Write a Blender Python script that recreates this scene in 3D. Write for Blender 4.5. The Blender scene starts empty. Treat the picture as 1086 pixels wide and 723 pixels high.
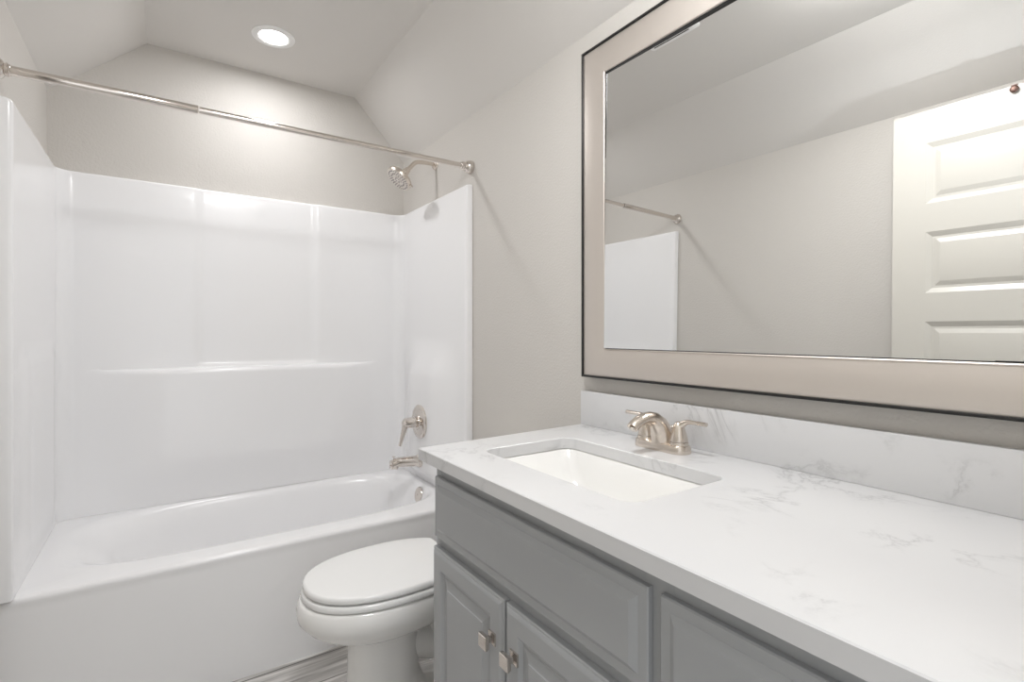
import bpy, bmesh, math, random
from mathutils import Vector, Matrix

# ---------------------------------------------------------------- camera, light, exposure
SC = bpy.context.scene
COL = SC.collection
XL, XR, YB, YF = -0.390, 1.145, 2.782, -0.03      # left wall, mirror wall, tub wall, doorway wall
ZKL, ZKR, ZF = 2.192, 2.179, 2.485                # knee walls, flat ceiling
XFL, XFR = -0.059, 0.863                          # edges of the flat ceiling strip

cam = bpy.data.cameras.new('camera')
cam.sensor_width = 36.0
cam.lens = 540.96 / 1086 * 36
cam.shift_y = -8.4 / 1086
cam.clip_start = 0.01
camo = bpy.data.objects.new('camera', cam)
COL.objects.link(camo)
camo.location = (0, 0, 1.2015)
camo.rotation_euler = (math.radians(90), 0, math.radians(-34.374))
SC.camera = camo

SC.view_settings.view_transform = 'Standard'
SC.view_settings.look = 'None'
SC.view_settings.exposure = 0.58
SC.view_settings.gamma = 1.0
SC.view_settings.use_curve_mapping = False
SC.cycles.max_bounces = 16
SC.cycles.diffuse_bounces = 12
SC.cycles.glossy_bounces = 8
SC.cycles.sample_clamp_indirect = 6.0

W = bpy.data.worlds.new('hall_ambient')
SC.world = W
W.use_nodes = True
W.node_tree.nodes['Background'].inputs[0].default_value = (0.97, 0.985, 1.0, 1)
W.node_tree.nodes['Background'].inputs[1].default_value = 0.65

TUB_CAN_W, VANITY_CAN_W, HALL_FILL_W, FLASH_W = 3.2, 6.5, 1.2, 17.0
TUB_CAN = (0.395, 2.408)
VANITY_CAN = (0.405, 0.68)


def area_light(name, loc, rot, shape, sx, sy, power, color, spread=180):
    l = bpy.data.lights.new(name, 'AREA')
    l.shape = shape
    l.size = sx
    if shape in ('RECTANGLE', 'ELLIPSE'):
        l.size_y = sy
    l.energy = power
    l.color = color
    l.spread = math.radians(spread)
    o = bpy.data.objects.new(name, l)
    COL.objects.link(o)
    o.location = loc
    o.rotation_euler = rot
    return o


area_light('tub_can_lamp', (TUB_CAN[0], TUB_CAN[1], ZF - 0.006), (0, 0, 0), 'DISK', 0.11, 0, TUB_CAN_W, (0.99, 0.99, 1.0), 178)
area_light('vanity_can_lamp', (VANITY_CAN[0], VANITY_CAN[1], ZF - 0.092), (0, 0, 0), 'DISK', 0.29, 0, VANITY_CAN_W, (0.99, 0.992, 0.99))
area_light('hall_fill_light', (0.20, -0.62, 1.25), (math.radians(90), 0, 0), 'RECTANGLE', 0.9, 2.0, HALL_FILL_W, (0.97, 0.985, 1.0))  # unseen fill lamp added beyond the doorway, stands in for the hall's light
fl = bpy.data.lights.new('photo_flash', 'SPOT')      # the photographer's flash in the doorway, tilted up
fl.energy = FLASH_W
fl.color = (0.88, 0.94, 1.0)
fl.shadow_soft_size = 0.006
fl.spot_size = math.radians(86)
fl.spot_blend = 0.9
flo = bpy.data.objects.new('photo_flash', fl)
COL.objects.link(flo)
flo.location = (0.104, -0.25, 1.19)
flo.rotation_euler = (Vector((-0.05, 0.40, 2.6)) - Vector(flo.location)).to_track_quat('-Z', 'Y').to_euler()


# ---------------------------------------------------------------- materials
def new_mat(name):
    m = bpy.data.materials.new(name)
    m.use_nodes = True
    nt = m.node_tree
    return m, nt, nt.nodes['Principled BSDF']


def simple(name, col, rough=0.5, metal=0.0, coat=0.0, spec=0.5, bump=None, aniso=0.0):
    m, nt, b = new_mat(name)
    b.inputs['Base Color'].default_value = (*col, 1)
    b.inputs['Roughness'].default_value = rough
    b.inputs['Metallic'].default_value = metal
    b.inputs['Coat Weight'].default_value = coat
    b.inputs['Specular IOR Level'].default_value = spec
    b.inputs['Anisotropic'].default_value = aniso
    tc = nt.nodes.new('ShaderNodeTexCoord')
    nz = nt.nodes.new('ShaderNodeTexNoise')
    nt.links.new(tc.outputs['Object'], nz.inputs['Vector'])
    sc, st, dist = bump if bump else (60, 0.01, 0.001)
    nz.inputs['Scale'].default_value = sc
    nz.inputs['Detail'].default_value = 3
    bp = nt.nodes.new('ShaderNodeBump')
    bp.inputs['Strength'].default_value = st
    bp.inputs['Distance'].default_value = dist
    nt.links.new(nz.outputs['Fac'], bp.inputs['Height'])
    nt.links.new(bp.outputs['Normal'], b.inputs['Normal'])
    return m


def ramp(nt, stops):
    r = nt.nodes.new('ShaderNodeValToRGB')
    e = r.color_ramp.elements
    while len(e) > 1:
        e.remove(e[-1])
    for i, (p, c) in enumerate(stops):
        k = e[0] if i == 0 else e.new(p)
        k.position = p
        k.color = (*c, 1) if len(c) == 3 else c
    return r


def quartz_mat():
    m, nt, b = new_mat('white_quartz')
    L = nt.links.new
    tc = nt.nodes.new('ShaderNodeTexCoord')
    n1 = nt.nodes.new('ShaderNodeTexNoise')
    n1.inputs['Scale'].default_value = 4.2
    n1.inputs['Detail'].default_value = 7
    n1.inputs['Roughness'].default_value = 0.62
    n1.inputs['Distortion'].default_value = 0.7
    L(tc.outputs['Object'], n1.inputs['Vector'])
    sub = nt.nodes.new('ShaderNodeMath'); sub.operation = 'SUBTRACT'; sub.inputs[1].default_value = 0.5
    ab = nt.nodes.new('ShaderNodeMath'); ab.operation = 'ABSOLUTE'
    L(n1.outputs['Fac'], sub.inputs[0]); L(sub.outputs[0], ab.inputs[0])
    r1 = ramp(nt, [(0.0, (1, 1, 1)), (0.012, (0.35, 0.35, 0.35)), (0.04, (0, 0, 0))])
    L(ab.outputs[0], r1.inputs['Fac'])
    n2 = nt.nodes.new('ShaderNodeTexNoise')
    n2.inputs['Scale'].default_value = 5.5
    n2.inputs['Detail'].default_value = 3
    L(tc.outputs['Object'], n2.inputs['Vector'])
    r2 = ramp(nt, [(0.46, (0, 0, 0)), (0.70, (0.9, 0.9, 0.9))])
    L(n2.outputs['Fac'], r2.inputs['Fac'])
    mul = nt.nodes.new('ShaderNodeMath'); mul.operation = 'MULTIPLY'
    L(r1.outputs['Color'], mul.inputs[0]); L(r2.outputs['Color'], mul.inputs[1])
    mix = nt.nodes.new('ShaderNodeMix'); mix.data_type = 'RGBA'
    mix.inputs['A'].default_value = (0.65, 0.65, 0.655, 1)
    mix.inputs['B'].default_value = (0.40, 0.40, 0.405, 1)
    L(mul.outputs[0], mix.inputs['Factor'])
    n3 = nt.nodes.new('ShaderNodeTexNoise')
    n3.inputs['Scale'].default_value = 2.5
    L(tc.outputs['Object'], n3.inputs['Vector'])
    r3 = ramp(nt, [(0.35, (0.95, 0.95, 0.955)), (0.65, (1, 1, 1))])
    L(n3.outputs['Fac'], r3.inputs['Fac'])
    mm = nt.nodes.new('ShaderNodeMix'); mm.data_type = 'RGBA'; mm.blend_type = 'MULTIPLY'
    mm.inputs['Factor'].default_value = 1
    L(mix.outputs['Result'], mm.inputs['A']); L(r3.outputs['Color'], mm.inputs['B'])
    L(mm.outputs['Result'], b.inputs['Base Color'])
    b.inputs['Roughness'].default_value = 0.28
    return m


def floor_mat():
    m, nt, b = new_mat('grey_wood_look_plank')
    L = nt.links.new
    tc = nt.nodes.new('ShaderNodeTexCoord')
    br = nt.nodes.new('ShaderNodeTexBrick')
    br.inputs['Scale'].default_value = 1
    br.inputs['Brick Width'].default_value = 1.2
    br.inputs['Row Height'].default_value = 0.152
    br.inputs['Mortar Size'].default_value = 0.0025
    br.inputs['Color1'].default_value = (0.72, 0.71, 0.70, 1)
    br.inputs['Color2'].default_value = (0.80, 0.79, 0.78, 1)
    br.inputs['Mortar'].default_value = (0.25, 0.24, 0.23, 1)
    L(tc.outputs['Object'], br.inputs['Vector'])
    mp = nt.nodes.new('ShaderNodeMapping')
    mp.inputs['Scale'].default_value = (3.5, 38, 1)
    L(tc.outputs['Object'], mp.inputs['Vector'])
    nz = nt.nodes.new('ShaderNodeTexNoise')
    nz.inputs['Scale'].default_value = 1.0
    nz.inputs['Detail'].default_value = 6
    nz.inputs['Distortion'].default_value = 0.6
    L(mp.outputs['Vector'], nz.inputs['Vector'])
    r = ramp(nt, [(0.32, (0.42, 0.41, 0.40)), (0.68, (1.2, 1.19, 1.18))])
    L(nz.outputs['Fac'], r.inputs['Fac'])
    mm = nt.nodes.new('ShaderNodeMix'); mm.data_type = 'RGBA'; mm.blend_type = 'MULTIPLY'
    mm.inputs['Factor'].default_value = 1
    L(br.outputs['Color'], mm.inputs['A']); L(r.outputs['Color'], mm.inputs['B'])
    L(mm.outputs['Result'], b.inputs['Base Color'])
    b.inputs['Roughness'].default_value = 0.42
    return m


def emit_mat(name, col, s):
    m, nt, b = new_mat(name)
    b.inputs['Base Color'].default_value = (0.9, 0.9, 0.9, 1)
    b.inputs['Emission Color'].default_value = (*col, 1)
    b.inputs['Emission Strength'].default_value = s
    return m


M_WALL = simple('warm_grey_wall_paint', (0.595, 0.572, 0.542), 0.6, spec=0.3, bump=(130, 0.35, 0.0035))
M_CEIL = simple('warm_grey_ceiling_paint', (0.68, 0.66, 0.635), 0.7, spec=0.2, bump=(170, 0.2, 0.002))
M_TRIM = simple('white_trim_paint', (0.80, 0.78, 0.74), 0.35)
M_DOOR = simple('cream_white_door_paint', (0.60, 0.58, 0.535), 0.32)
M_ACR = simple('glossy_white_acrylic', (0.86, 0.86, 0.87), 0.20, coat=0.0, spec=0.5, bump=(7, 0.03, 0.004))
M_APRON = M_ACR
M_PORC = simple('white_porcelain', (0.82, 0.815, 0.80), 0.08)
M_SEAT = simple('white_plastic_seat', (0.83, 0.83, 0.825), 0.16)
M_CAB = simple('grey_cabinet_paint', (0.37, 0.38, 0.39), 0.27)
M_CABIN = simple('grey_cabinet_frame_paint', (0.37, 0.38, 0.39), 0.36)
M_NICK = simple('brushed_nickel', (0.70, 0.635, 0.57), 0.27, 1.0)
M_CHR = simple('polished_nickel', (0.72, 0.67, 0.625), 0.13, 1.0)
M_FRAME = simple('champagne_silver_frame', (0.66, 0.61, 0.565), 0.46, 0.85, bump=(400, 0.06, 0.001))
M_BLACK = simple('black_lacquer', (0.012, 0.012, 0.012), 0.3)
M_MIRR = simple('mirror_silvering', (0.90, 0.905, 0.90), 0.0, 1.0, bump=(1, 0.0, 0.0))
M_RUB = simple('grey_nozzle_rubber', (0.30, 0.29, 0.28), 0.6)
M_BRZ = simple('bronze_metal', (0.20, 0.13, 0.11), 0.5, 1.0)
M_PLAS = simple('white_plastic_grille', (0.82, 0.82, 0.81), 0.4)
M_DARK = simple('dark_slot', (0.03, 0.03, 0.03), 0.8)
M_QTZ = quartz_mat()
M_FLOOR = floor_mat()
M_DOME = emit_mat('lit_opal_glass', (0.99, 0.992, 0.99), 19.0)
M_LENS = emit_mat('lit_lens', (1, 0.97, 0.93), 9.0)


# ---------------------------------------------------------------- mesh helpers
class MB:
    def __init__(s):
        s.v, s.f = [], []

    def add(s, vs, fs):
        o = len(s.v)
        s.v += [tuple(p) for p in vs]
        s.f += [tuple(i + o for i in f) for f in fs]

    def box(s, a, b, bev=0.0, seg=2):
        bm = bmesh.new()
        bmesh.ops.create_cube(bm, size=1)
        for v in bm.verts:
            v.co = Vector([a[i] + (v.co[i] + 0.5) * (b[i] - a[i]) for i in range(3)])
        if bev:
            bmesh.ops.bevel(bm, geom=bm.edges[:], offset=bev, segments=seg, profile=0.6, affect='EDGES')
        s.bm(bm)

    def bm(s, bm):
        bm.verts.index_update()
        s.add([v.co[:] for v in bm.verts], [[v.index for v in f.verts] for f in bm.faces])
        bm.free()

    def loft(s, rings, closed=True, cap0=True, cap1=True):
        n = len(rings[0])
        vs = [p for r in rings for p in r]
        fs = []
        for i in range(len(rings) - 1):
            for j in range(n if closed else n - 1):
                k = (j + 1) % n
                fs.append((i * n + j, i * n + k, (i + 1) * n + k, (i + 1) * n + j))
        if closed and cap0:
            fs.append(tuple(reversed(range(n))))
        if closed and cap1:
            fs.append(tuple((len(rings) - 1) * n + j for j in range(n)))
        s.add(vs, fs)

    def lathe(s, prof, org, axis, n=40, cap0=True, cap1=True):
        z = Vector(axis).normalized()
        x = z.orthogonal().normalized()
        y = z.cross(x)
        o = Vector(org)
        rings = []
        for r, h in prof:
            r = max(r, 1e-4)
            rings.append([o + z * h + (x * math.cos(t) + y * math.sin(t)) * r for t in [2 * math.pi * i / n for i in range(n)]])
        s.loft(rings, True, cap0, cap1)

    def tube(s, path, rad, n=20, sx=1.0, up=None):
        """sweep a circle (or ellipse: radius*sx across) along path"""
        P = [Vector(p) for p in path]
        rings = []
        ref = Vector(up) if up else None
        x = None
        for i, p in enumerate(P):
            t = (P[min(i + 1, len(P) - 1)] - P[max(i - 1, 0)]).normalized()
            if ref is not None:
                x = ref.cross(t).normalized()
            elif x is None:
                x = t.orthogonal().normalized()
            else:
                x = (x - t * x.dot(t)).normalized()
            y = t.cross(x)
            r = rad[i] if isinstance(rad, (list, tuple)) else rad
            k = sx[i] if isinstance(sx, (list, tuple)) else sx
            rings.append([p + x * math.cos(a) * r * k + y * math.sin(a) * r for a in [2 * math.pi * j / n for j in range(n)]])
        s.loft(rings)

    def prism(s, poly, axis, a, b):
        """poly: 2-D points; axis 'x','y','z' = extrude direction"""
        def p3(p, h):
            return {'x': (h, p[0], p[1]), 'y': (p[0], h, p[1]), 'z': (p[0], p[1], h)}[axis]
        s.loft([[p3(p, a) for p in poly], [p3(p, b) for p in poly]])

    def build(s, name, mat, parent=None, origin=None, smooth=True, ang=38):
        me = bpy.data.meshes.new(name)
        o3 = Vector(origin) if origin else Vector((0, 0, 0))
        me.from_pydata([Vector(v) - o3 for v in s.v], [], s.f)
        bm = bmesh.new()
        bm.from_mesh(me)
        bmesh.ops.remove_doubles(bm, verts=bm.verts, dist=1e-6)
        bmesh.ops.recalc_face_normals(bm, faces=bm.faces)
        for f in bm.faces:
            f.smooth = smooth
        for e in bm.edges:
            if len(e.link_faces) == 2 and e.calc_face_angle(0) > math.radians(ang):
                e.smooth = False
        bm.to_mesh(me)
        bm.free()
        me.materials.append(mat)
        ob = bpy.data.objects.new(name, me)
        COL.objects.link(ob)
        if parent is not None:
            ob.parent = parent
            ob.location = o3 - Vector(parent_loc(parent))
        else:
            ob.location = o3
        return ob


def parent_loc(p):
    l = Vector((0, 0, 0))
    while p is not None:
        l += p.location
        p = p.parent
    return l


def thing(name, label, cat, loc, group=None, kind=None):
    o = bpy.data.objects.new(name, None)
    o.empty_display_size = 0.05
    COL.objects.link(o)
    o.location = loc
    return tag(o, label, cat, group, kind)


def tag(o, label, cat, group=None, kind=None):
    o['label'] = label
    o['category'] = cat
    if group:
        o['group'] = group
    if kind:
        o['kind'] = kind
    return o


def sm(a, b, x):
    t = max(0.0, min(1.0, (x - a) / (b - a)))
    return t * t * (3 - 2 * t)


def rrect(x0, x1, y0, y1, r, n=8):
    out = []
    for cx, cy, a0 in ((x1 - r, y1 - r, 0), (x0 + r, y1 - r, 90), (x0 + r, y0 + r, 180), (x1 - r, y0 + r, 270)):
        for i in range(n + 1):
            a = math.radians(a0 + 90 * i / n)
            out.append((cx + r * math.cos(a), cy + r * math.sin(a)))
    return out


def sup(cx, cy, a, b, n, N, z, a2=None, nf=None):
    """superellipse ring by polar angle; a2 = half length on the -x side"""
    out = []
    for i in range(N):
        t = 2 * math.pi * i / N
        c, s_ = math.cos(t), math.sin(t)
        aa = a if c >= 0 or a2 is None else a2
        e = nf if nf and s_ < 0 else n
        r = (abs(c / aa) ** e + abs(s_ / b) ** e) ** (-1.0 / e)
        out.append((cx + r * c, cy + r * s_, z))
    return out


# ---------------------------------------------------------------- room shell
T = 0.11
m = MB(); m.box((XL - T, -1.4, -0.08), (XR + T, YB + T, 0))
tag(m.build('floor', M_FLOOR), 'grey wood look plank floor of the bathroom', 'floor', kind='structure')
m = MB(); m.box((XL - T, YF - T, 0), (XL, YB, ZKL))
tag(m.build('wall_left', M_WALL), 'warm grey wall opposite the mirror, behind the open door', 'wall', kind='structure')
m = MB(); m.box((XR, YF - T, 0), (XR + T, YB, ZKR))
tag(m.build('wall_right', M_WALL), 'warm grey wall that carries the mirror and shower head', 'wall', kind='structure')
m = MB()
m.prism([(XL - T, 0), (XR + T, 0), (XR + T, ZKR), (XR, ZKR), (XFR, ZF), (XFL, ZF), (XL, ZKL), (XL - T, ZKL)], 'y', YB, YB + T)
tag(m.build('wall_back', M_WALL), 'warm grey end wall above the tub under the vaulted ceiling', 'wall', kind='structure')
DX0, DX1, DZ = -0.262, 0.52, 2.14
m = MB()
m.prism([(XL, 0), (DX0, 0), (DX0, DZ), (DX1, DZ), (DX1, 0), (XR, 0), (XR, ZKR), (XFR, ZF), (XFL, ZF), (XL, ZKL)], 'y', YF - T, YF)
tag(m.build('wall_front', M_WALL), 'warm grey wall with the doorway, behind the camera', 'wall', kind='structure')
m = MB()
m.prism([(XL - T, ZKL), (XL, ZKL), (XFL, ZF), (XFR, ZF), (XR, ZKR), (XR + T, ZKR), (XR + T, ZF + 0.12), (XL - T, ZF + 0.12)], 'y', YF - T, YB + T)
tag(m.build('ceiling', M_CEIL, smooth=False), 'vaulted ceiling with a flat strip between two slopes', 'ceiling', kind='structure')


def baseboard(name, a, b, label):
    m = MB(); m.box(a, b, 0.003)
    tag(m.build(name, M_TRIM), label, 'baseboard', kind='structure')


baseboard('baseboard_right', (XR - 0.014, 1.235, 0), (XR, 1.985, 0.10), 'white baseboard along the wall behind the toilet')
baseboard('baseboard_left', (XL, YF, 0), (XL + 0.014, 1.985, 0.10), 'white baseboard along the wall opposite the vanity')
# casing of the doorway
m = MB()
m.box((DX0 - 0.07, YF, 0), (DX0, YF + 0.016, DZ + 0.07), 0.003)
m.box((DX1, YF, 0), (DX1 + 0.07, YF + 0.016, DZ + 0.07), 0.003) if DX1 + 0.07 < 0.56 else m.box((DX1, YF, 0.91), (DX1 + 0.07, YF + 0.016, DZ + 0.07), 0.003)
m.box((DX0, YF, DZ), (DX1, YF + 0.016, DZ + 0.07), 0.003)
tag(m.build('trim_1', M_TRIM), 'white casing around the doorway', 'door casing', kind='structure')

# ---------------------------------------------------------------- open door (seen in the mirror)
DOX, DY0, DY1, DTOP = -0.230, 0.035, 0.824, 2.117
door = MB()
door.box((DOX - 0.035, DY0, 0.012), (DOX - 0.010, DY1, DTOP), 0.0015)


def panel_face(mb, x, sgn, y0, y1, z0, z1, steps):
    """nested rectangles stepping in: steps = [(inset, depth)]; depth along -sgn*x"""
    rings = []
    for ins, d in steps:
        rings.append([(x + sgn * d, y0 + ins, z0 + ins), (x + sgn * d, y1 - ins, z0 + ins), (x + sgn * d, y1 - ins, z1 - ins), (x + sgn * d, y0 + ins, z1 - ins)])
    mb.loft(rings, True, False, True)


ST, PH = 0.109, 0.240
pz = [1.987 - 0.352 * i for i in range(5)]
panels = [(z - PH, z) for z in pz]
# front skin: stiles and rails around the recesses
def flat(mb, x, y0, y1, z0, z1):
    mb.add([(x, y0, z0), (x, y1, z0), (x, y1, z1), (x, y0, z1)], [(0, 1, 2, 3)])


ya, yb_ = DY0 + ST, DY1 - ST
zc = [0.012] + [q for p in reversed(panels) for q in p] + [DTOP]
for k in range(0, len(zc), 2):
    door.box((DOX - 0.0101, ya - 0.0001, zc[k]), (DOX, yb_ + 0.0001, zc[k + 1]))
door.box((DOX - 0.0101, DY0, 0.012), (DOX, ya, DTOP))
door.box((DOX - 0.0101, yb_, 0.012), (DOX, DY1, DTOP))
for z0, z1 in panels:
    panel_face(door, DOX, -1, ya, yb_, z0, z1, [(0, 0.0), (0.0175, 0.0082), (0.019, 0.0092), (0.028, 0.0092), (0.0445, 0.0022), (0.046, 0.0018)])
d = thing('door_1', 'cream white five panel door standing open, seen in the mirror', 'door', (DOX, DY0, 0), kind='structure')
door.build('leaf', M_DOOR, d, ang=20)
for hz in (0.25, 1.05, 1.86):
    m = MB(); m.lathe([(0.006, 0), (0.007, 0.002), (0.007, 0.088), (0.006, 0.09)], (DOX + 0.004, DY0 - 0.004, hz), (0, 0, 1), 16)
    m.build('hinge', M_BRZ, d)
kb = MB()
kb.lathe([(0.031, 0), (0.031, 0.005), (0.027, 0.009), (0.012, 0.012), (0.011, 0.03), (0.022, 0.037), (0.028, 0.048), (0.026, 0.06), (0.014, 0.066), (0.001, 0.067)], (DOX, DY1 - 0.065, 0.95), (1, 0, 0), 32)
kb.build('door_knob', M_NICK, d)
hk = MB()
hk.lathe([(0.004, 0), (0.004, 0.004), (0.012, 0.005), (0.0125, 0.010), (0.008, 0.013), (0.001, 0.0135)], (DOX, 0.463, DTOP - 0.015), (1, 0, 0), 24)
hk.box((DOX - 0.036, 0.455, DTOP), (DOX + 0.003, 0.473, DTOP + 0.003), 0.0008)
hk.build('hook', M_BRZ, d)

# ---------------------------------------------------------------- bathtub
TY0, TY1 = 1.996, YB - 0.002
tx0, tx1 = XL + 0.002, XR - 0.002
tcx, tcy = (tx0 + tx1) / 2, (TY0 + TY1) / 2
RIM = 0.443
N = 180
bcx, bcy = 0.39, 2.42


def rect_ring(ins, z, insf=None):
    out = []
    for i in range(N):
        t = 2 * math.pi * i / N
        c, s_ = math.cos(t), math.sin(t)
        bx, by = bcx, bcy
        ks = []
        if c > 1e-9: ks.append((tx1 - ins - bx) / c)
        if c < -1e-9: ks.append((tx0 + ins - bx) / c)
        if s_ > 1e-9: ks.append((TY1 - ins - by) / s_)
        if s_ < -1e-9: ks.append((TY0 + ins - by) / s_)
        k = min(ks)
        out.append((bx + c * k, by + s_ * k, z))
    return out


rings = [rect_ring(0.0005, 0), rect_ring(0.0005, 0.03), rect_ring(0.0025, 0.40), rect_ring(0.003, 0.418), rect_ring(0.0, 0.427), rect_ring(0.002, 0.436), rect_ring(0.008, 0.4415), rect_ring(0.016, RIM)]
for a, a2, b, n, z, dx in (
        (0.712, 0.712, 0.332, 3.0, RIM, 0), (0.700, 0.688, 0.318, 3.0, 0.4425, 0), (0.688, 0.662, 0.306, 3.0, 0.438, 0), (0.675, 0.632, 0.296, 3.0, 0.427, 0),
        (0.666, 0.595, 0.288, 3.0, 0.405, 0), (0.655, 0.55, 0.278, 3.0, 0.36, 0), (0.640, 0.52, 0.266, 3.0, 0.28, 0),
        (0.622, 0.45, 0.254, 3.0, 0.20, 0), (0.600, 0.39, 0.240, 3.0, 0.14, 0), (0.57, 0.35, 0.222, 3.0, 0.108, 0), (0.52, 0.30, 0.19, 2.8, 0.094, 0),
        (0.38, 0.2, 0.12, 2.5, 0.09, 0), (0.02, 0.02, 0.02, 2, 0.088, 0)):
    rings.append(sup(bcx + dx, bcy, a, b, n, N, z, a2, 4.2 if z > 0.1 else n))
tub = thing('bathtub', 'white alcove bathtub with plain apron at the end of the room', 'bathtub', (tcx, tcy, 0))
m = MB(); m.loft(rings)
m.build('tub_shell', M_ACR, tub, ang=60)
m = MB()
m.lathe([(0.039, 0), (0.039, 0.004), (0.036, 0.008), (0.02, 0.011), (0.001, 0.0115)], (1.0545, 2.36, 0.396), (-1, 0, 0.22), 40)
m.lathe([(0.004, 0.010), (0.004, 0.013), (0.001, 0.0135)], (1.0545, 2.36, 0.396), (-1, 0, 0.22), 16)
m.build('overflow_cover', M_CHR, tub)
m = MB(); m.lathe([(0.034, 0), (0.034, 0.003), (0.028, 0.005), (0.012, 0.006), (0.012, 0.018), (0.001, 0.019)], (0.86, 2.40, 0.0905), (0, 0, 1), 32)
m.build('drain', M_CHR, tub)

# ---------------------------------------------------------------- shower surround
SXL, SXR, SY = -0.352, 1.113, 2.735
STOP = 1.866
path = []   # (x, y, nx, ny): nx,ny points into the alcove
r = 0.055
for (x, y) in ((XL + 0.001, 1.9875), (SXL - 0.011, 1.988), (SXL - 0.005, 1.9893), (SXL - 0.0015, 1.993), (SXL, 1.999)):
    path.append((x, y, 1, 0))
yy = [2.01, 2.03] + [2.05 + 0.03 * i for i in range(22)]
yy = [y for y in yy if y < SY - r - 0.005]
for y in yy:
    path.append((SXL, y, 1, 0))
for i in range(13):
    a = math.radians(180 - 90 * i / 12)
    path.append((SXL + r + r * math.cos(a), SY - r + r * math.sin(a), -math.cos(a), -math.sin(a)))
nx_ = 130
for i in range(1, nx_):
    path.append((SXL + r + (SXR - SXL - 2 * r) * i / nx_, SY, 0, -1))
for i in range(13):
    a = math.radians(90 - 90 * i / 12)
    path.append((SXR - r + r * math.cos(a), SY - r + r * math.sin(a), -math.cos(a), -math.sin(a)))
for y in reversed(yy):
    path.append((SXR, y, -1, 0))
for (x, y) in ((SXR, 1.999), (SXR + 0.0015, 1.993), (SXR + 0.005, 1.9893), (SXR + 0.011, 1.988), (XR - 0.001, 1.9875)):
    path.append((x, y, -1, 0))
ZL = 1.046      # soap ledge


def inward(p, z):
    x, y, nx, ny = p
    d = 0.0
    if ny < -0.5:
        bump = sm(-0.27, 0.02, x) * (1 - sm(0.72, 0.985, x))
        h = 0.040 * bump
        if z < ZL:
            t = min(1.0, (ZL - z) / 0.022)
            d += h * math.sqrt(max(0, 1 - (1 - t) ** 2)) * sm(0.44, 0.66, z)
        else:
            e = 0.020
            mid = sm(0.135 - e, 0.135 + e, x) * (1 - sm(0.645 - e, 0.645 + e, x))
            d += -0.010 * mid * sm(ZL - 0.001, ZL + 0.02, z)
    elif nx < -0.5:
        bump = sm(2.05, 2.26, y) * (1 - sm(2.46, 2.71, y))
        d += 0.055 * bump * (1 - sm(0.95, 1.19, z)) * sm(0.44, 0.53, z)
    elif nx > 0.5:
        bump = sm(2.07, 2.2, y) * (1 - sm(2.58, 2.69, y))
        d += 0.010 * bump * (1 - sm(1.10, 1.18, z)) * sm(0.44, 0.55, z)
    return d


zs = [RIM + 0.0005, 0.45, 0.47, 0.49, 0.51, 0.53, 0.55, 0.58, 0.62, 0.66, 0.70, 0.8, 0.9, 0.98, 1.0, 1.015, 1.024, 1.03, 1.035, 1.039, 1.042, 1.044, 1.0455, ZL, ZL + 0.006, ZL + 0.012, ZL + 0.02, 1.075, 1.085, 1.095, 1.105, 1.115, 1.125, 1.135, 1.145, 1.155, 1.17, 1.18, 1.19, 1.2, 1.3, 1.4, 1.5, 1.6, 1.7, 1.8, STOP - 0.012]
rings = []


def outer(p):
    x, y, nx, ny = p
    ox, oy = x, y
    if abs(nx) > 0.999: oy = max(y, 1.999)
    if nx > 0.999: ox = XL + 0.001
    elif nx < -0.999: ox = XR - 0.001
    elif ny < -0.999: oy = YB - 0.001
    else:
        k = min((XR - 0.001 - x) / (-nx) if nx < -1e-6 else 9, (x - XL - 0.001) / nx if nx > 1e-6 else 9, (YB - 0.001 - y) / (-ny) if ny < -1e-6 else 9)
        ox, oy = x - nx * k, y - ny * k
    return ox, oy


def ring_at(z, extra):
    out = []
    for p in path:
        dd = inward(p, min(z, STOP - 0.012))
        ox, oy = outer(p)
        lim = abs((ox - p[0]) * p[2] + (oy - p[1]) * p[3]) if abs(p[2]) > 0.999 else math.hypot(ox - p[0], oy - p[1])
        d = dd - min(extra, lim)
        out.append((p[0] + p[2] * d, p[1] + p[3] * d, z))
    return out


for z in zs:
    rings.append(ring_at(z, 0))
for k in range(1, 6):
    a = math.radians(90 * k / 5)
    rings.append(ring_at(STOP - 0.012 + 0.012 * math.sin(a), 0.012 * (1 - math.cos(a))))
m = MB()
NP, NR = len(path), len(rings)
vs = [q for rg in rings for q in rg] + [(*outer(p), RIM + 0.0005) for p in path] + [(*outer(p), STOP) for p in path]
ob_, ot_ = NP * NR, NP * (NR + 1)
fs = []
for i in range(NR - 1):
    for j in range(NP - 1):
        fs.append((i * NP + j, i * NP + j + 1, (i + 1) * NP + j + 1, (i + 1) * NP + j))
for j in range(NP - 1):
    fs.append((ot_ + j, ot_ + j + 1, ob_ + j + 1, ob_ + j))                        # against the walls
    fs.append((ob_ + j, ob_ + j + 1, j + 1, j))                                    # underside
    fs.append(((NR - 1) * NP + j, (NR - 1) * NP + j + 1, ot_ + j + 1, ot_ + j))    # top edge
fs.append(tuple([ob_] + [i * NP for i in range(NR)] + [ot_]))
fs.append(tuple([ot_ + NP - 1] + [i * NP + NP - 1 for i in reversed(range(NR))] + [ob_ + NP - 1]))
m.add(vs, fs)
sur = m.build('shower_surround', M_ACR, origin=((XL + XR) / 2, SY, RIM), ang=50)
tag(sur, 'glossy white three sided shower surround with soap ledge above the bathtub', 'shower surround')

# ---------------------------------------------------------------- shower fittings
FY = 2.36
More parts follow.
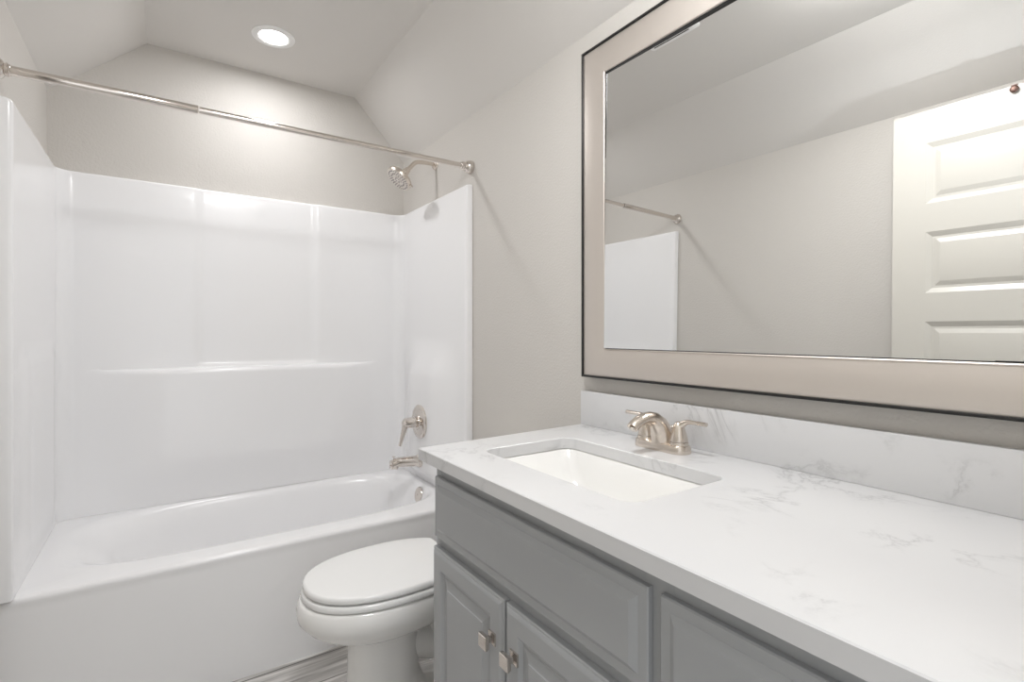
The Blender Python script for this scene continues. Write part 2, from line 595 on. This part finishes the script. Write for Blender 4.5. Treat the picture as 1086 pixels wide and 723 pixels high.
# tub spout
SZ, SX = 0.566, 1.0577
sp = thing('tub_spout', 'polished nickel tub spout with diverter pin, low on the shower surround', 'tub spout', (SX, FY, SZ))
m = MB()
m.lathe([(0.034, 0), (0.034, 0.006), (0.031, 0.014), (0.026, 0.018)], (SX, FY, SZ), (-1, 0, 0), 32)
pts, rr = [], []
for i in range(16):
    t = i / 15
    pts.append((SX - 0.012 - 0.138 * t, FY, SZ + 0.010 * t - 0.012 * sm(0.75, 1, t)))
    rr.append(0.0265 - 0.004 * t)
m.tube(pts, rr, 28, up=(0, 0, 1))
m.lathe([(0.0225, 0), (0.021, 0.012), (0.015, 0.013)], (SX - 0.135, FY, SZ - 0.008), (-0.25, 0, -1), 24)
m.build('spout_body', M_CHR, sp)
m = MB(); m.lathe([(0.003, 0), (0.003, 0.016), (0.0085, 0.018), (0.009, 0.021), (0.001, 0.023)], (SX - 0.137, FY, SZ + 0.018), (0, 0, 1), 18)
m.build('diverter_pin', M_CHR, sp)

# mixing valve
VZ = 0.760
vl = thing('shower_valve', 'polished nickel round valve plate with drooping lever handle above tub spout', 'shower valve', (1.058, FY, VZ))
m = MB()
m.lathe([(0.084, 0), (0.084, 0.004), (0.080, 0.009), (0.070, 0.0115), (0.066, 0.0095), (0.060, 0.0115), (0.038, 0.016), (0.036, 0.020), (0.001, 0.020)], (1.0577, FY, VZ), (-1, 0, 0), 56)
m.build('valve_plate', M_CHR, vl)
m = MB()
m.lathe([(0.026, 0.018), (0.027, 0.030), (0.023, 0.034), (0.023, 0.040), (0.0265, 0.043), (0.0255, 0.066), (0.023, 0.083), (0.012, 0.092), (0.001, 0.094)], (1.0577, FY, VZ), (-1, 0, 0), 40)
hp = []
for i in range(14):
    t = i / 13
    hp.append((0.985 - 0.030 * t - 0.008 * t * t, FY - 0.012 * t, VZ + 0.008 - 0.115 * t ** 1.15))
m.tube(hp, [0.017 - 0.010 * (i / 13) for i in range(14)], 20, sx=[1 + 0.35 * i / 13 for i in range(14)], up=(1, 0, 0.2))
m.build('lever_handle', M_CHR, vl)

# shower head
hd = thing('showerhead', 'round brushed nickel shower head on a bent arm high above the surround', 'shower head', (XR, FY, 2.058))
m = MB()
m.lathe([(0.028, 0), (0.027, 0.006), (0.021, 0.013), (0.0125, 0.016)], (XR, FY, 2.058), (-1, 0, 0), 32)
m.build('wall_flange', M_NICK, hd)
ax = Vector((-0.66, 0.0, -0.75)).normalized()
arm = [Vector((XR - 0.002, FY, 2.058)), Vector((XR - 0.05, FY, 2.058)), Vector((XR - 0.08, FY, 2.055))]
c0 = Vector((XR - 0.085, FY, 2.054))
for k in range(1, 7):
    a = math.radians(48 * k / 6)
    R_ = 0.05
    arm.append(c0 + Vector((-R_ * math.sin(a), 0, -R_ * (1 - math.cos(a)))))
arm.append(arm[-1] + ax * 0.045)
m = MB(); m.tube(arm, 0.0105, 22)
m.build('arm', M_NICK, hd)
hb = arm[-1] + ax * (-0.004)
m = MB()
m.lathe([(0.0135, 0), (0.0145, 0.004), (0.0145, 0.012), (0.017, 0.016), (0.0185, 0.024), (0.017, 0.032), (0.022, 0.036), (0.040, 0.044), (0.060, 0.055), (0.067, 0.062), (0.068, 0.074), (0.065, 0.080), (0.060, 0.080)], hb, ax, 56)
sx_ = ax.cross(Vector((0, 1, 0))).normalized()
tip = hb + ax * 0.070
m.build('head', M_NICK, hd)
# spray ring selector tab
u1 = Vector((0, -1, 0)); u2 = ax.cross(u1).normalized()
m = MB(); dirn = (u1 * 0.55 + u2 * (0.8 if (u2.x > 0) else -0.8)).normalized()
m.tube([tip + dirn * 0.062, tip + dirn * 0.080], [0.007, 0.004], 12)
m.build('selector_tab', M_NICK, hd)
m = MB()
m.lathe([(0.0605, 0.079), (0.0595, 0.0815), (0.045, 0.082), (0.044, 0.0805), (0.041, 0.0805), (0.040, 0.082), (0.026, 0.082), (0.025, 0.0805), (0.022, 0.0805), (0.021, 0.083), (0.001, 0.083)], hb, ax, 48)
face = m.build('spray_face', M_CHR, hd)
m = MB()
for rad, cnt in ((0.053, 26), (0.0355, 18), (0.013, 8)):
    for i in range(cnt):
        a = 2 * math.pi * i / cnt
        q = hb + ax * 0.0815 + (u1 * math.cos(a) + u2 * math.sin(a)) * rad
        m.lathe([(0.0032, 0), (0.0026, 0.003), (0.0005, 0.0034)], q, ax, 8)
tag_noz = m.build('spray_nozzles', M_RUB, face)
tag_noz['kind'] = 'stuff'

# curtain rod
RY, RZ = 1.997, 1.946
rod = thing('shower_curtain_rod', 'brushed nickel shower curtain rod spanning the alcove from wall to wall', 'curtain rod', (0.38, RY, RZ))
m = MB(); m.lathe([(0.0137, 0), (0.0137, 0.455), (0.0125, 0.457)], (XL + 0.03, RY, RZ), (1, 0, 0), 28)
m.build('outer_tube', M_CHR, rod)
m = MB(); m.lathe([(0.0113, 0), (0.0113, XR - 0.03 - 0.10)], (0.10, RY, RZ), (1, 0, 0), 28)
m.build('inner_tube', M_CHR, rod)
for xw, s_ in ((XL, 1), (XR, -1)):
    m = MB()
    kf = 0.62 if s_ > 0 else 1.0
    m.lathe([(r_, h_ * kf) for r_, h_ in [(0.028, 0), (0.0295, 0.004), (0.0295, 0.010), (0.028, 0.018), (0.024, 0.027), (0.018, 0.033), (0.0165, 0.035), (0.0165, 0.038), (0.019, 0.040), (0.019, 0.045), (0.016, 0.047), (0.016, 0.052), (0.0145, 0.054), (0.0115, 0.056)]], (xw, RY, RZ), (s_, 0, 0), 36)
    m.build('end_flange', M_CHR, rod)

# ---------------------------------------------------------------- toilet
TCY = 1.590
to = thing('toilet', 'white elongated toilet with closed lid, between bathtub and vanity', 'toilet', (0.75, TCY, 0))
NT = 72


def tring(cx, a_front, a_back, b, n, z):
    return sup(cx, TCY, a_back, b, n, NT, z, a_front)


cxm = 0.585
m = MB()
m.loft([tring(0.60, 0.150, 0.34, 0.112, 2.8, 0.0), tring(0.60, 0.150, 0.34, 0.112, 2.8, 0.014), tring(0.595, 0.136, 0.30, 0.103, 2.7, 0.030), tring(0.59, 0.122, 0.130, 0.092, 2.6, 0.06), tring(0.59, 0.116, 0.108, 0.087, 2.5, 0.12), tring(0.59, 0.113, 0.100, 0.086, 2.5, 0.20),
        tring(0.59, 0.115, 0.105, 0.088, 2.4, 0.258), tring(0.59, 0.128, 0.135, 0.099, 2.35, 0.276), tring(0.59, 0.175, 0.22, 0.135, 2.3, 0.288), tring(0.588, 0.208, 0.27, 0.152, 2.28, 0.303), tring(0.586, 0.236, 0.315, 0.170, 2.25, 0.324),
        tring(cxm, 0.258, 0.33, 0.183, 2.25, 0.350), tring(cxm, 0.260, 0.33, 0.185, 2.25, 0.372), tring(cxm, 0.254, 0.33, 0.182, 2.25, 0.396), tring(cxm, 0.246, 0.325, 0.176, 2.25, 0.405),
        tring(cxm, 0.19, 0.20, 0.125, 2.2, 0.405), tring(cxm, 0.17, 0.18, 0.11, 2.2, 0.37), tring(cxm, 0.10, 0.10, 0.075, 2.1, 0.32), tring(cxm, 0.04, 0.04, 0.03, 2, 0.31)])
m.build('bowl', M_PORC, to, ang=60)
# trapway swell at the back of the pedestal
m = MB()
m.tube([(0.66, TCY, 0.20), (0.74, TCY, 0.17), (0.80, TCY, 0.21), (0.845, TCY, 0.28), (0.885, TCY, 0.28), (0.91, TCY, 0.20), (0.90, TCY, 0.11), (0.875, TCY, 0.04)], [0.060, 0.066, 0.070, 0.072, 0.072, 0.068, 0.064, 0.066], 24, up=(0, 1, 0))
m.build('trapway', M_PORC, to)
for s_ in (-1, 1):
    m = MB(); m.lathe([(0.016, 0), (0.016, 0.008), (0.011, 0.018), (0.001, 0.021)], (0.80, TCY + s_ * 0.085, 0.012), (0, 0, 1), 20)
    m.build('bolt_cap', M_PLAS, to)


def slab(mb, cx, af, ab, b, n, z0, z1, rb, rt):
    R = []
    K = 5
    for i in range(K + 1):
        a = math.pi / 2 * i / K
        ins = rb * (1 - math.sin(a)); R.append((ins, z0 + rb * (1 - math.cos(a))))
    for i in range(K + 1):
        a = math.pi / 2 * i / K
        ins = rt * (1 - math.cos(a)); R.append((ins, z1 - rt + rt * math.sin(a)))
    R.append((rt * 4, z1 + 0.002)); R.append((0.09, z1 + 0.004))
    mb.loft([[(min(q[0], XSTOP - ins), q[1], q[2]) for q in tring(cx, af - ins, ab - ins, b - ins, n, z)] for ins, z in R])


XSTOP = 0.815
m = MB(); slab(m, cxm + 0.03, 0.276, 0.25, 0.184, 2.3, 0.4085, 0.428, 0.006, 0.008)
m.build('seat', M_SEAT, to)
m = MB(); slab(m, cxm + 0.03, 0.272, 0.25, 0.181, 2.3, 0.4335, 0.453, 0.005, 0.010)
m.build('lid', M_SEAT, to)
for s_ in (-1, 1):
    m = MB()
    m.box((0.80, TCY + s_ * 0.075 - 0.025, 0.405), (0.845, TCY + s_ * 0.075 + 0.025, 0.44), 0.008)
    m.build('hinge', M_SEAT, to)
m = MB()
m.loft([[(x, y, z) for x, y in rrect(0.925 + i0, XR - 0.018, TCY - w, TCY + w, 0.035)] for z, w, i0 in ((0.395, 0.185, 0.012), (0.41, 0.195, 0.004), (0.55, 0.205, 0), (0.705, 0.212, -0.004))])
m.box((0.84, TCY - 0.14, 0.36), (0.98, TCY + 0.14, 0.402), 0.012)
m.build('tank', M_PORC, to)
m = MB()
m.loft([[(x, y, z) for x, y in rrect(0.908 + i0, XR - 0.012 - i0, TCY - 0.222 + i0, TCY + 0.222 - i0, 0.035)] for z, i0 in ((0.7055, 0.004), (0.71, 0), (0.735, 0), (0.745, 0.006), (0.748, 0.02))])
m.build('tank_lid', M_PORC, to)
m = MB()
m.lathe([(0.014, 0), (0.014, 0.008), (0.008, 0.012), (0.001, 0.013)], (0.922, TCY + 0.14, 0.65), (-1, 0, 0), 20)
m.tube([(0.912, TCY + 0.14, 0.65), (0.908, TCY + 0.11, 0.646), (0.909, TCY + 0.06, 0.638)], [0.006, 0.006, 0.008], 14)
m.build('flush_lever', M_CHR, to)

# ---------------------------------------------------------------- vanity cabinet
CX, CY0, CY1, CZ = 0.585, YF + 0.004, 1.196, 0.875
va = thing('vanity_cabinet', 'grey painted vanity cabinet with raised panel fronts under the quartz top', 'cabinet', (0.86, 0.6, 0))
m = MB()
m.box((CX + 0.001, CY0, 0.10), (XR - 0.002, CY0 + 0.018, CZ - 0.0005))
m.box((CX + 0.001, CY1 - 0.018, 0.0), (XR - 0.002, CY1, CZ - 0.0005), 0.001)
m.box((CX + 0.001, CY0 + 0.018, 0.10), (XR - 0.002, CY1 - 0.018, 0.118))
m.box((XR - 0.014, CY0 + 0.018, 0.118), (XR - 0.002, CY1 - 0.018, CZ - 0.0005))
m.box((CX + 0.07, CY0, 0.0), (CX + 0.086, CY1 - 0.018, 0.10))
m.build('carcass', M_CABIN, va)
# face frame
m = MB()
FX0, FX1 = CX - 0.002, CX + 0.016
for y0, y1 in ((CY0, 0.03), (0.455, 0.505), (CY1 - 0.03, CY1)):
    m.box((FX0, y0, 0.10), (FX1, y1, CZ - 0.0005), 0.0008)
for y0, y1 in ((0.03, 0.455), (0.505, CY1 - 0.03)):
    for z0, z1 in ((0.10, 0.14), (0.655, 0.70), (0.822, CZ - 0.0005)):
        m.box((FX0 + 0.0004, y0 - 0.0005, z0), (FX1, y1 + 0.0005, z1))
m.box((FX0 + 0.0004, 0.0295, 0.38), (FX1, 0.4555, 0.42))
m.build('face_frame', M_CABIN, va)
FRX = FX0 - 0.020     # front plane of the doors and drawers


def front_slab(y0, y1, z0, z1):
    mb = MB()
    R = [(0.0, 0.0198), (0.0, 0.0105), (0.002, 0.0082), (0.005, 0.0078), (0.018, 0.0078), (0.0185, 0.0072), (0.0275, 0.0010), (0.0295, 0.0)]
    rings = [[(FRX + d_, y0 + i, z0 + i), (FRX + d_, y1 - i, z0 + i), (FRX + d_, y1 - i, z1 - i), (FRX + d_, y0 + i, z1 - i)] for i, d_ in R]
    mb.loft(rings)
    return mb


def front_panel(y0, y1, z0, z1):
    mb = MB()
    s_ = 0.054
    R = [(0.0, 0.0198), (0.0, 0.0075), (0.0015, 0.0055), (0.005, 0.0047), (0.0055, 0.0035), (0.009, 0.0012), (0.013, 0.0), (s_ - 0.008, 0.0), (s_ - 0.006, 0.0012), (s_, 0.0085), (s_ + 0.006, 0.0085), (s_ + 0.008, 0.007), (s_ + 0.026, 0.0026), (s_ + 0.0275, 0.0010), (s_ + 0.029, 0.0008)]
    rings = [[(FRX + d_, y0 + i, z0 + i), (FRX + d_, y1 - i, z0 + i), (FRX + d_, y1 - i, z1 - i), (FRX + d_, y0 + i, z1 - i)] for i, d_ in R]
    mb.loft(rings)
    return mb


def knob(parent, y, z):
    mb = MB()
    def sq(x, h):
        return [(x, y - h, z - h), (x, y + h, z - h), (x, y + h, z + h), (x, y - h, z + h)]
    x = FRX
    mb.loft([sq(x + 0.0005, 0.0125), sq(x - 0.004, 0.0125), sq(x - 0.007, 0.0055), sq(x - 0.013, 0.0050), sq(x - 0.017, 0.0125), sq(x - 0.0225, 0.0140), sq(x - 0.0260, 0.0140), sq(x - 0.0275, 0.0125)])
    mb.build('knob', M_CHR, parent, ang=15)


front_slab(0.492, 1.183, 0.686, 0.838).build('false_drawer_front', M_CAB, va, ang=12)
dl = front_panel(0.8585, 1.183, 0.13, 0.662).build('door', M_CAB, va, ang=12)
dr = front_panel(0.492, 0.8515, 0.13, 0.662).build('door', M_CAB, va, ang=12)
knob(dl, 0.893, 0.572)
knob(dr, 0.814, 0.572)
for z0, z1 in ((0.686, 0.838), (0.41, 0.662), (0.13, 0.388)):
    q = front_slab(0.012, 0.470, z0, z1).build('drawer', M_CAB, va, ang=12)
    if z1 < 0.7:
        knob(q, 0.241, (z0 + z1) / 2)

# ---------------------------------------------------------------- counter top, backsplash, sink, faucet
CT, CB = 0.905, 0.8755
OX0, OX1, OY0, OY1 = 0.668, 0.957, 0.612, 1.112
NO = 12


def grow(pts, d, cx=(OX0 + OX1) / 2, cy=(OY0 + OY1) / 2, r=0.035):
    return rrect(OX0 - d, OX1 + d, OY0 - d, OY1 + d, r + d, NO)


def counter_outline(ins=0.0):
    """one outer point for each point of the opening outline"""
    inner = grow(None, 0)
    x0, x1, y0 = 0.544 + ins, XR - 0.001, YF + 0.002
    out = []
    n4 = NO + 1
    corners = [(x1, 1.250 - ins), (x0, 1.224 - ins), (x0, y0), (x1, y0)]
    out = []
    for k in range(4):
        prv, cur, nxt = corners[(k - 1) % 4], corners[k], corners[(k + 1) % 4]
        # corner k owns NO+1 points: half along the side before, half along the side after
        for i in range(n4):
            t = i / NO - 0.5
            o_ = prv if t < 0 else nxt
            w = abs(t) * 0.9
            out.append((cur[0] + (o_[0] - cur[0]) * w, cur[1] + (o_[1] - cur[1]) * w))
    return out


m = MB()
inn = grow(None, 0)
m.loft([[(x, y, CB) for x, y in inn],
        [(x, y, CB) for x, y in counter_outline(0.0)],
        [(x, y, CT - 0.002) for x, y in counter_outline(0.0)],
        [(x, y, CT) for x, y in counter_outline(0.002)],
        [(x, y, CT) for x, y in grow(None, 0.0015)],
        [(x, y, CT - 0.0015) for x, y in inn],
        [(x, y, CB) for x, y in inn]], True, False, False)
ct = m.build('countertop', M_QTZ, origin=(0.85, 0.6, CB), ang=30)
tag(ct, 'white quartz countertop with faint grey veins and a rectangular sink cutout', 'countertop')
m = MB(); m.box((XR - 0.0205, YF + 0.002, CT + 0.0003), (XR - 0.001, 1.247, 1.0145), 0.0012)
tag(m.build('backsplash', M_QTZ, origin=(XR - 0.01, 0.6, CT)), 'low white quartz backsplash strip along the wall under the mirror', 'backsplash')

sk = thing('sink', 'white rectangular undermount sink set into the quartz countertop', 'sink', ((OX0 + OX1) / 2, (OY0 + OY1) / 2, 0.73))
SB = 0.735
def srr(i0, i1, j0, j1, r):
    return rrect(OX0 + i0, OX1 - i1, OY0 + j0, OY1 - j1, r, NO)
m = MB()
zt = CB - 0.0006
m.loft([[(x, y, zt - 0.012) for x, y in srr(-0.02, -0.02, -0.02, -0.02, 0.055)],
        [(x, y, zt) for x, y in srr(-0.02, -0.02, -0.02, -0.02, 0.055)],
        [(x, y, zt) for x, y in srr(-0.004, -0.004, -0.004, -0.004, 0.038)],
        [(x, y, zt - 0.004) for x, y in srr(0.0, 0.0, 0.0, 0.0, 0.038)],
        [(x, y, zt - 0.05) for x, y in srr(0.012, 0.008, 0.022, 0.022, 0.042)],
        [(x, y, zt - 0.10) for x, y in srr(0.028, 0.016, 0.060, 0.060, 0.05)],
        [(x, y, SB + 0.018) for x, y in srr(0.044, 0.026, 0.095, 0.095, 0.055)],
        [(x, y, SB + 0.006) for x, y in srr(0.056, 0.038, 0.112, 0.112, 0.05)],
        [(x, y, SB + 0.001) for x, y in srr(0.085, 0.070, 0.150, 0.150, 0.04)],
        [(x, y, SB) for x, y in srr(0.13, 0.12, 0.225, 0.225, 0.015)],
        ], True, False, True)
m.loft([[(x, y, zt - 0.012) for x, y in srr(-0.02, -0.02, -0.02, -0.02, 0.055)],
        [(x, y, zt - 0.11) for x, y in srr(0.015, 0.003, 0.05, 0.05, 0.05)],
        [(x, y, SB - 0.012) for x, y in srr(0.05, 0.03, 0.10, 0.10, 0.05)]], True, False, True)
m.build('basin', M_PORC, sk, ang=45)
m = MB(); m.lathe([(0.022, 0), (0.022, 0.002), (0.018, 0.0035), (0.016, 0.0035), (0.015, 0.007), (0.001, 0.009)], (0.82, 0.862, SB - 0.001), (0, 0, 1), 28)
m.build('drain', M_CHR, sk)

FCX, FCY = 1.056, 0.862
fa = thing('faucet', 'brushed nickel two handle faucet on the counter behind the sink', 'faucet', (FCX, FCY, CT))
m = MB()
bx = lambda w, l, z, r: [(x, y, z) for x, y in rrect(FCX - w, FCX + w, FCY - l, FCY + l, r, 10)]
m.loft([bx(0.0295, 0.080, CT + 0.0003, 0.0294), bx(0.030, 0.0805, CT + 0.003, 0.0299), bx(0.029, 0.0795, CT + 0.014, 0.0289), bx(0.0265, 0.077, CT + 0.019, 0.0264), bx(0.019, 0.069, CT + 0.022, 0.0189)])
m.build('base', M_NICK, fa)
# spout: broad arch that rises from the base and bends towards the basin
sp_c = [(1.062, 0.914, 0.0330, 0.034), (1.057, 0.932, 0.0305, 0.0320), (1.050, 0.953, 0.0275, 0.0285), (1.040, 0.970, 0.0235, 0.0245), (1.024, 0.983, 0.019, 0.0205), (1.006, 0.9885, 0.0160, 0.0185), (0.988, 0.9885, 0.0145, 0.0172), (0.970, 0.984, 0.0135, 0.0165), (0.955, 0.977, 0.013, 0.016), (0.946, 0.970, 0.0125, 0.0155)]
m = MB()
m.tube([(x, FCY, z) for x, z, a, b in sp_c], [a for x, z, a, b in sp_c], 28, sx=[b / a for x, z, a, b in sp_c], up=(0, 1, 0)) if False else None
rings = []
for i, (x, z, a, b) in enumerate(sp_c):
    p0 = sp_c[max(i - 1, 0)]; p1 = sp_c[min(i + 1, len(sp_c) - 1)]
    t = Vector((p1[0] - p0[0], 0, p1[1] - p0[1])).normalized()
    s1 = Vector((0, 1, 0)); s2 = t.cross(s1)
    rings.append([Vector((x, FCY, z)) + s1 * b * math.cos(q) + s2 * a * math.sin(q) for q in [2 * math.pi * j / 28 for j in range(28)]])
m.loft(rings)
m.build('spout', M_NICK, fa)
m = MB(); m.lathe([(0.010, 0), (0.010, 0.004), (0.008, 0.005)], (0.9475, FCY, 0.9695), (-0.45, 0, -0.9), 20)
m.build('aerator', M_CHR, fa)
m = MB(); m.lathe([(0.0022, 0), (0.0022, 0.040), (0.0065, 0.042), (0.0075, 0.047), (0.005, 0.051), (0.001, 0.052)], (1.0945, FCY - 0.004, CT + 0.006), (0, 0, 1), 16)
m.build('lift_rod', M_NICK, fa)
for s_ in (-1, 1):
    hy = FCY + s_ * 0.0508
    m = MB()
    m.lathe([(0.0235, 0.016), (0.0235, 0.026), (0.0225, 0.0275)], (FCX, hy, CT), (0, 0, 1), 32)
    m.lathe([(0.0222, 0.0285), (0.0222, 0.032), (0.0195, 0.044), (0.0160, 0.056), (0.0132, 0.066), (0.0105, 0.073), (0.005, 0.077), (0.001, 0.078)], (FCX, hy, CT), (0, 0, 1), 32)
    L_ = []
    for i in range(14):
        t = i / 13
        L_.append((FCX + 0.006 * t, hy + s_ * (-0.004 + 0.078 * t), CT + 0.060 + 0.020 * math.sin(min(1, t * 2.2) * math.pi / 2) - 0.001 * t))
    m.tube(L_, [0.0105 - 0.0055 * sm(0, 0.5, i / 13) for i in range(14)], 18, sx=[1 + 0.5 * sm(0.2, 0.8, i / 13) for i in range(14)], up=(0, 0, 1))
    m.build('handle', M_NICK, fa)

# ---------------------------------------------------------------- framed mirror
MY0, MY1, MZ0, MZ1 = 0.045, 1.224, 1.0625, 2.094
FW = 0.094
mi = thing('mirror', 'large wall mirror in a champagne silver frame above the vanity', 'mirror', (XR, (MY0 + MY1) / 2, MZ0))


def frame_ring(prof, name, mat, ang=30):
    mb = MB()
    rings = []
    for ins, x in prof:
        rings.append([(x, MY0 + ins, MZ0 + ins), (x, MY1 - ins, MZ0 + ins), (x, MY1 - ins, MZ1 - ins), (x, MY0 + ins, MZ1 - ins)])
    rings.append(rings[0])
    mb.loft(rings, True, False, False)
    return mb.build(name, mat, mi, ang=ang)


FXF = XR - 0.034
prof = [(0.0066, XR - 0.003), (0.0066, FXF)]
for i in range(12):
    t = i / 11
    prof.append((0.010 + (FW - 0.018) * t, FXF - 0.001 + 0.011 * (t ** 1.2) - 0.004 * math.sin(math.pi * t)))
prof += [(FW - 0.0075, FXF + 0.0085), (FW - 0.0055, FXF + 0.0070), (FW - 0.0035, FXF + 0.0085), (FW - 0.003, FXF + 0.0105), (FW - 0.003, XR - 0.003)]
frame_ring(prof, 'frame', M_FRAME)
e = frame_ring([(0.0, XR - 0.001), (0.0, FXF - 0.004), (0.0008, FXF - 0.005), (0.0056, FXF - 0.005), (0.0064, FXF - 0.004), (0.0064, XR - 0.003)], 'outer_edge', M_BLACK)
e['label'] = 'thin black outer edge of the frame'
e = frame_ring([(FW - 0.0028, XR - 0.003), (FW - 0.0028, FXF + 0.0115), (FW, FXF + 0.0115), (FW, XR - 0.003)], 'inner_edge', M_BLACK)
e['label'] = 'thin black inner edge of the frame'
gi = FW - 0.001
NM = Vector((1, 0.0088, -0.0134))


def gx(y, z, off=0.0):
    return 1.1253 + off - 0.0088 * (y - 0.6) + 0.0134 * (z - 1.6)


m = MB()
cs = [(MY0 + gi, MZ0 + gi), (MY1 - gi, MZ0 + gi), (MY1 - gi, MZ1 - gi), (MY0 + gi, MZ1 - gi)]
m.loft([[(gx(y, z), y, z) for y, z in cs], [(gx(y, z, 0.005), y, z) for y, z in cs]])
m.build('mirror_glass', M_MIRR, mi, smooth=False)

# ---------------------------------------------------------------- ceiling fittings
def can(xy, label):
    t = thing('recessed_light', label, 'ceiling light', (xy[0], xy[1], ZF))
    m = MB(); m.lathe([(0.056, 0.0005), (0.0575, 0.004), (0.062, 0.0065), (0.080, 0.0055), (0.085, 0.003), (0.086, 0.0)], (xy[0], xy[1], ZF), (0, 0, -1), 56, False, False)
    m.build('trim_ring', M_PLAS, t)
    m = MB(); m.lathe([(0.0565, 0.0), (0.0565, 0.0022), (0.04, 0.0030), (0.001, 0.0035)], (xy[0], xy[1], ZF), (0, 0, -1), 48)
    m.build('lens', M_LENS, t)


can(TUB_CAN, 'lit round recessed ceiling light over the bathtub')
fm = thing('flush_mount_light', 'lit round flush mount ceiling light over the sink vanity', 'ceiling light', (VANITY_CAN[0], VANITY_CAN[1], ZF))
m = MB(); m.lathe([(0.165, 0.0002), (0.168, 0.004), (0.168, 0.022), (0.163, 0.026), (0.150, 0.026)], (VANITY_CAN[0], VANITY_CAN[1], ZF), (0, 0, -1), 56)
m.build('base_ring', M_NICK, fm)
m = MB(); m.lathe([(0.149, 0.0265), (0.150, 0.040), (0.144, 0.060), (0.125, 0.077), (0.085, 0.087), (0.04, 0.090), (0.001, 0.0905)], (VANITY_CAN[0], VANITY_CAN[1], ZF), (0, 0, -1), 56)
m.build('glass_dome', M_DOME, fm)
fn = thing('exhaust_fan', 'white exhaust fan grille on the ceiling, its edge seen in the mirror', 'exhaust fan', (0.567, 1.393, ZF))
m = MB()
m.loft([[(x, y, z) for x, y in rrect(0.447 + i, 0.687 - i, 1.272 + i, 1.514 - i, 0.012)] for z, i in ((ZF - 0.0002, 0.0), (ZF - 0.006, 0.0), (ZF - 0.016, 0.012), (ZF - 0.018, 0.018))])
m.build('cover', M_PLAS, fn)
for i in range(6):
    m = MB(); x = 0.480 + 0.034 * i
    m.box((x - 0.003, 1.307, ZF - 0.0186), (x + 0.003, 1.482, ZF - 0.0178))
    m.build('slot', M_DARK, fn)
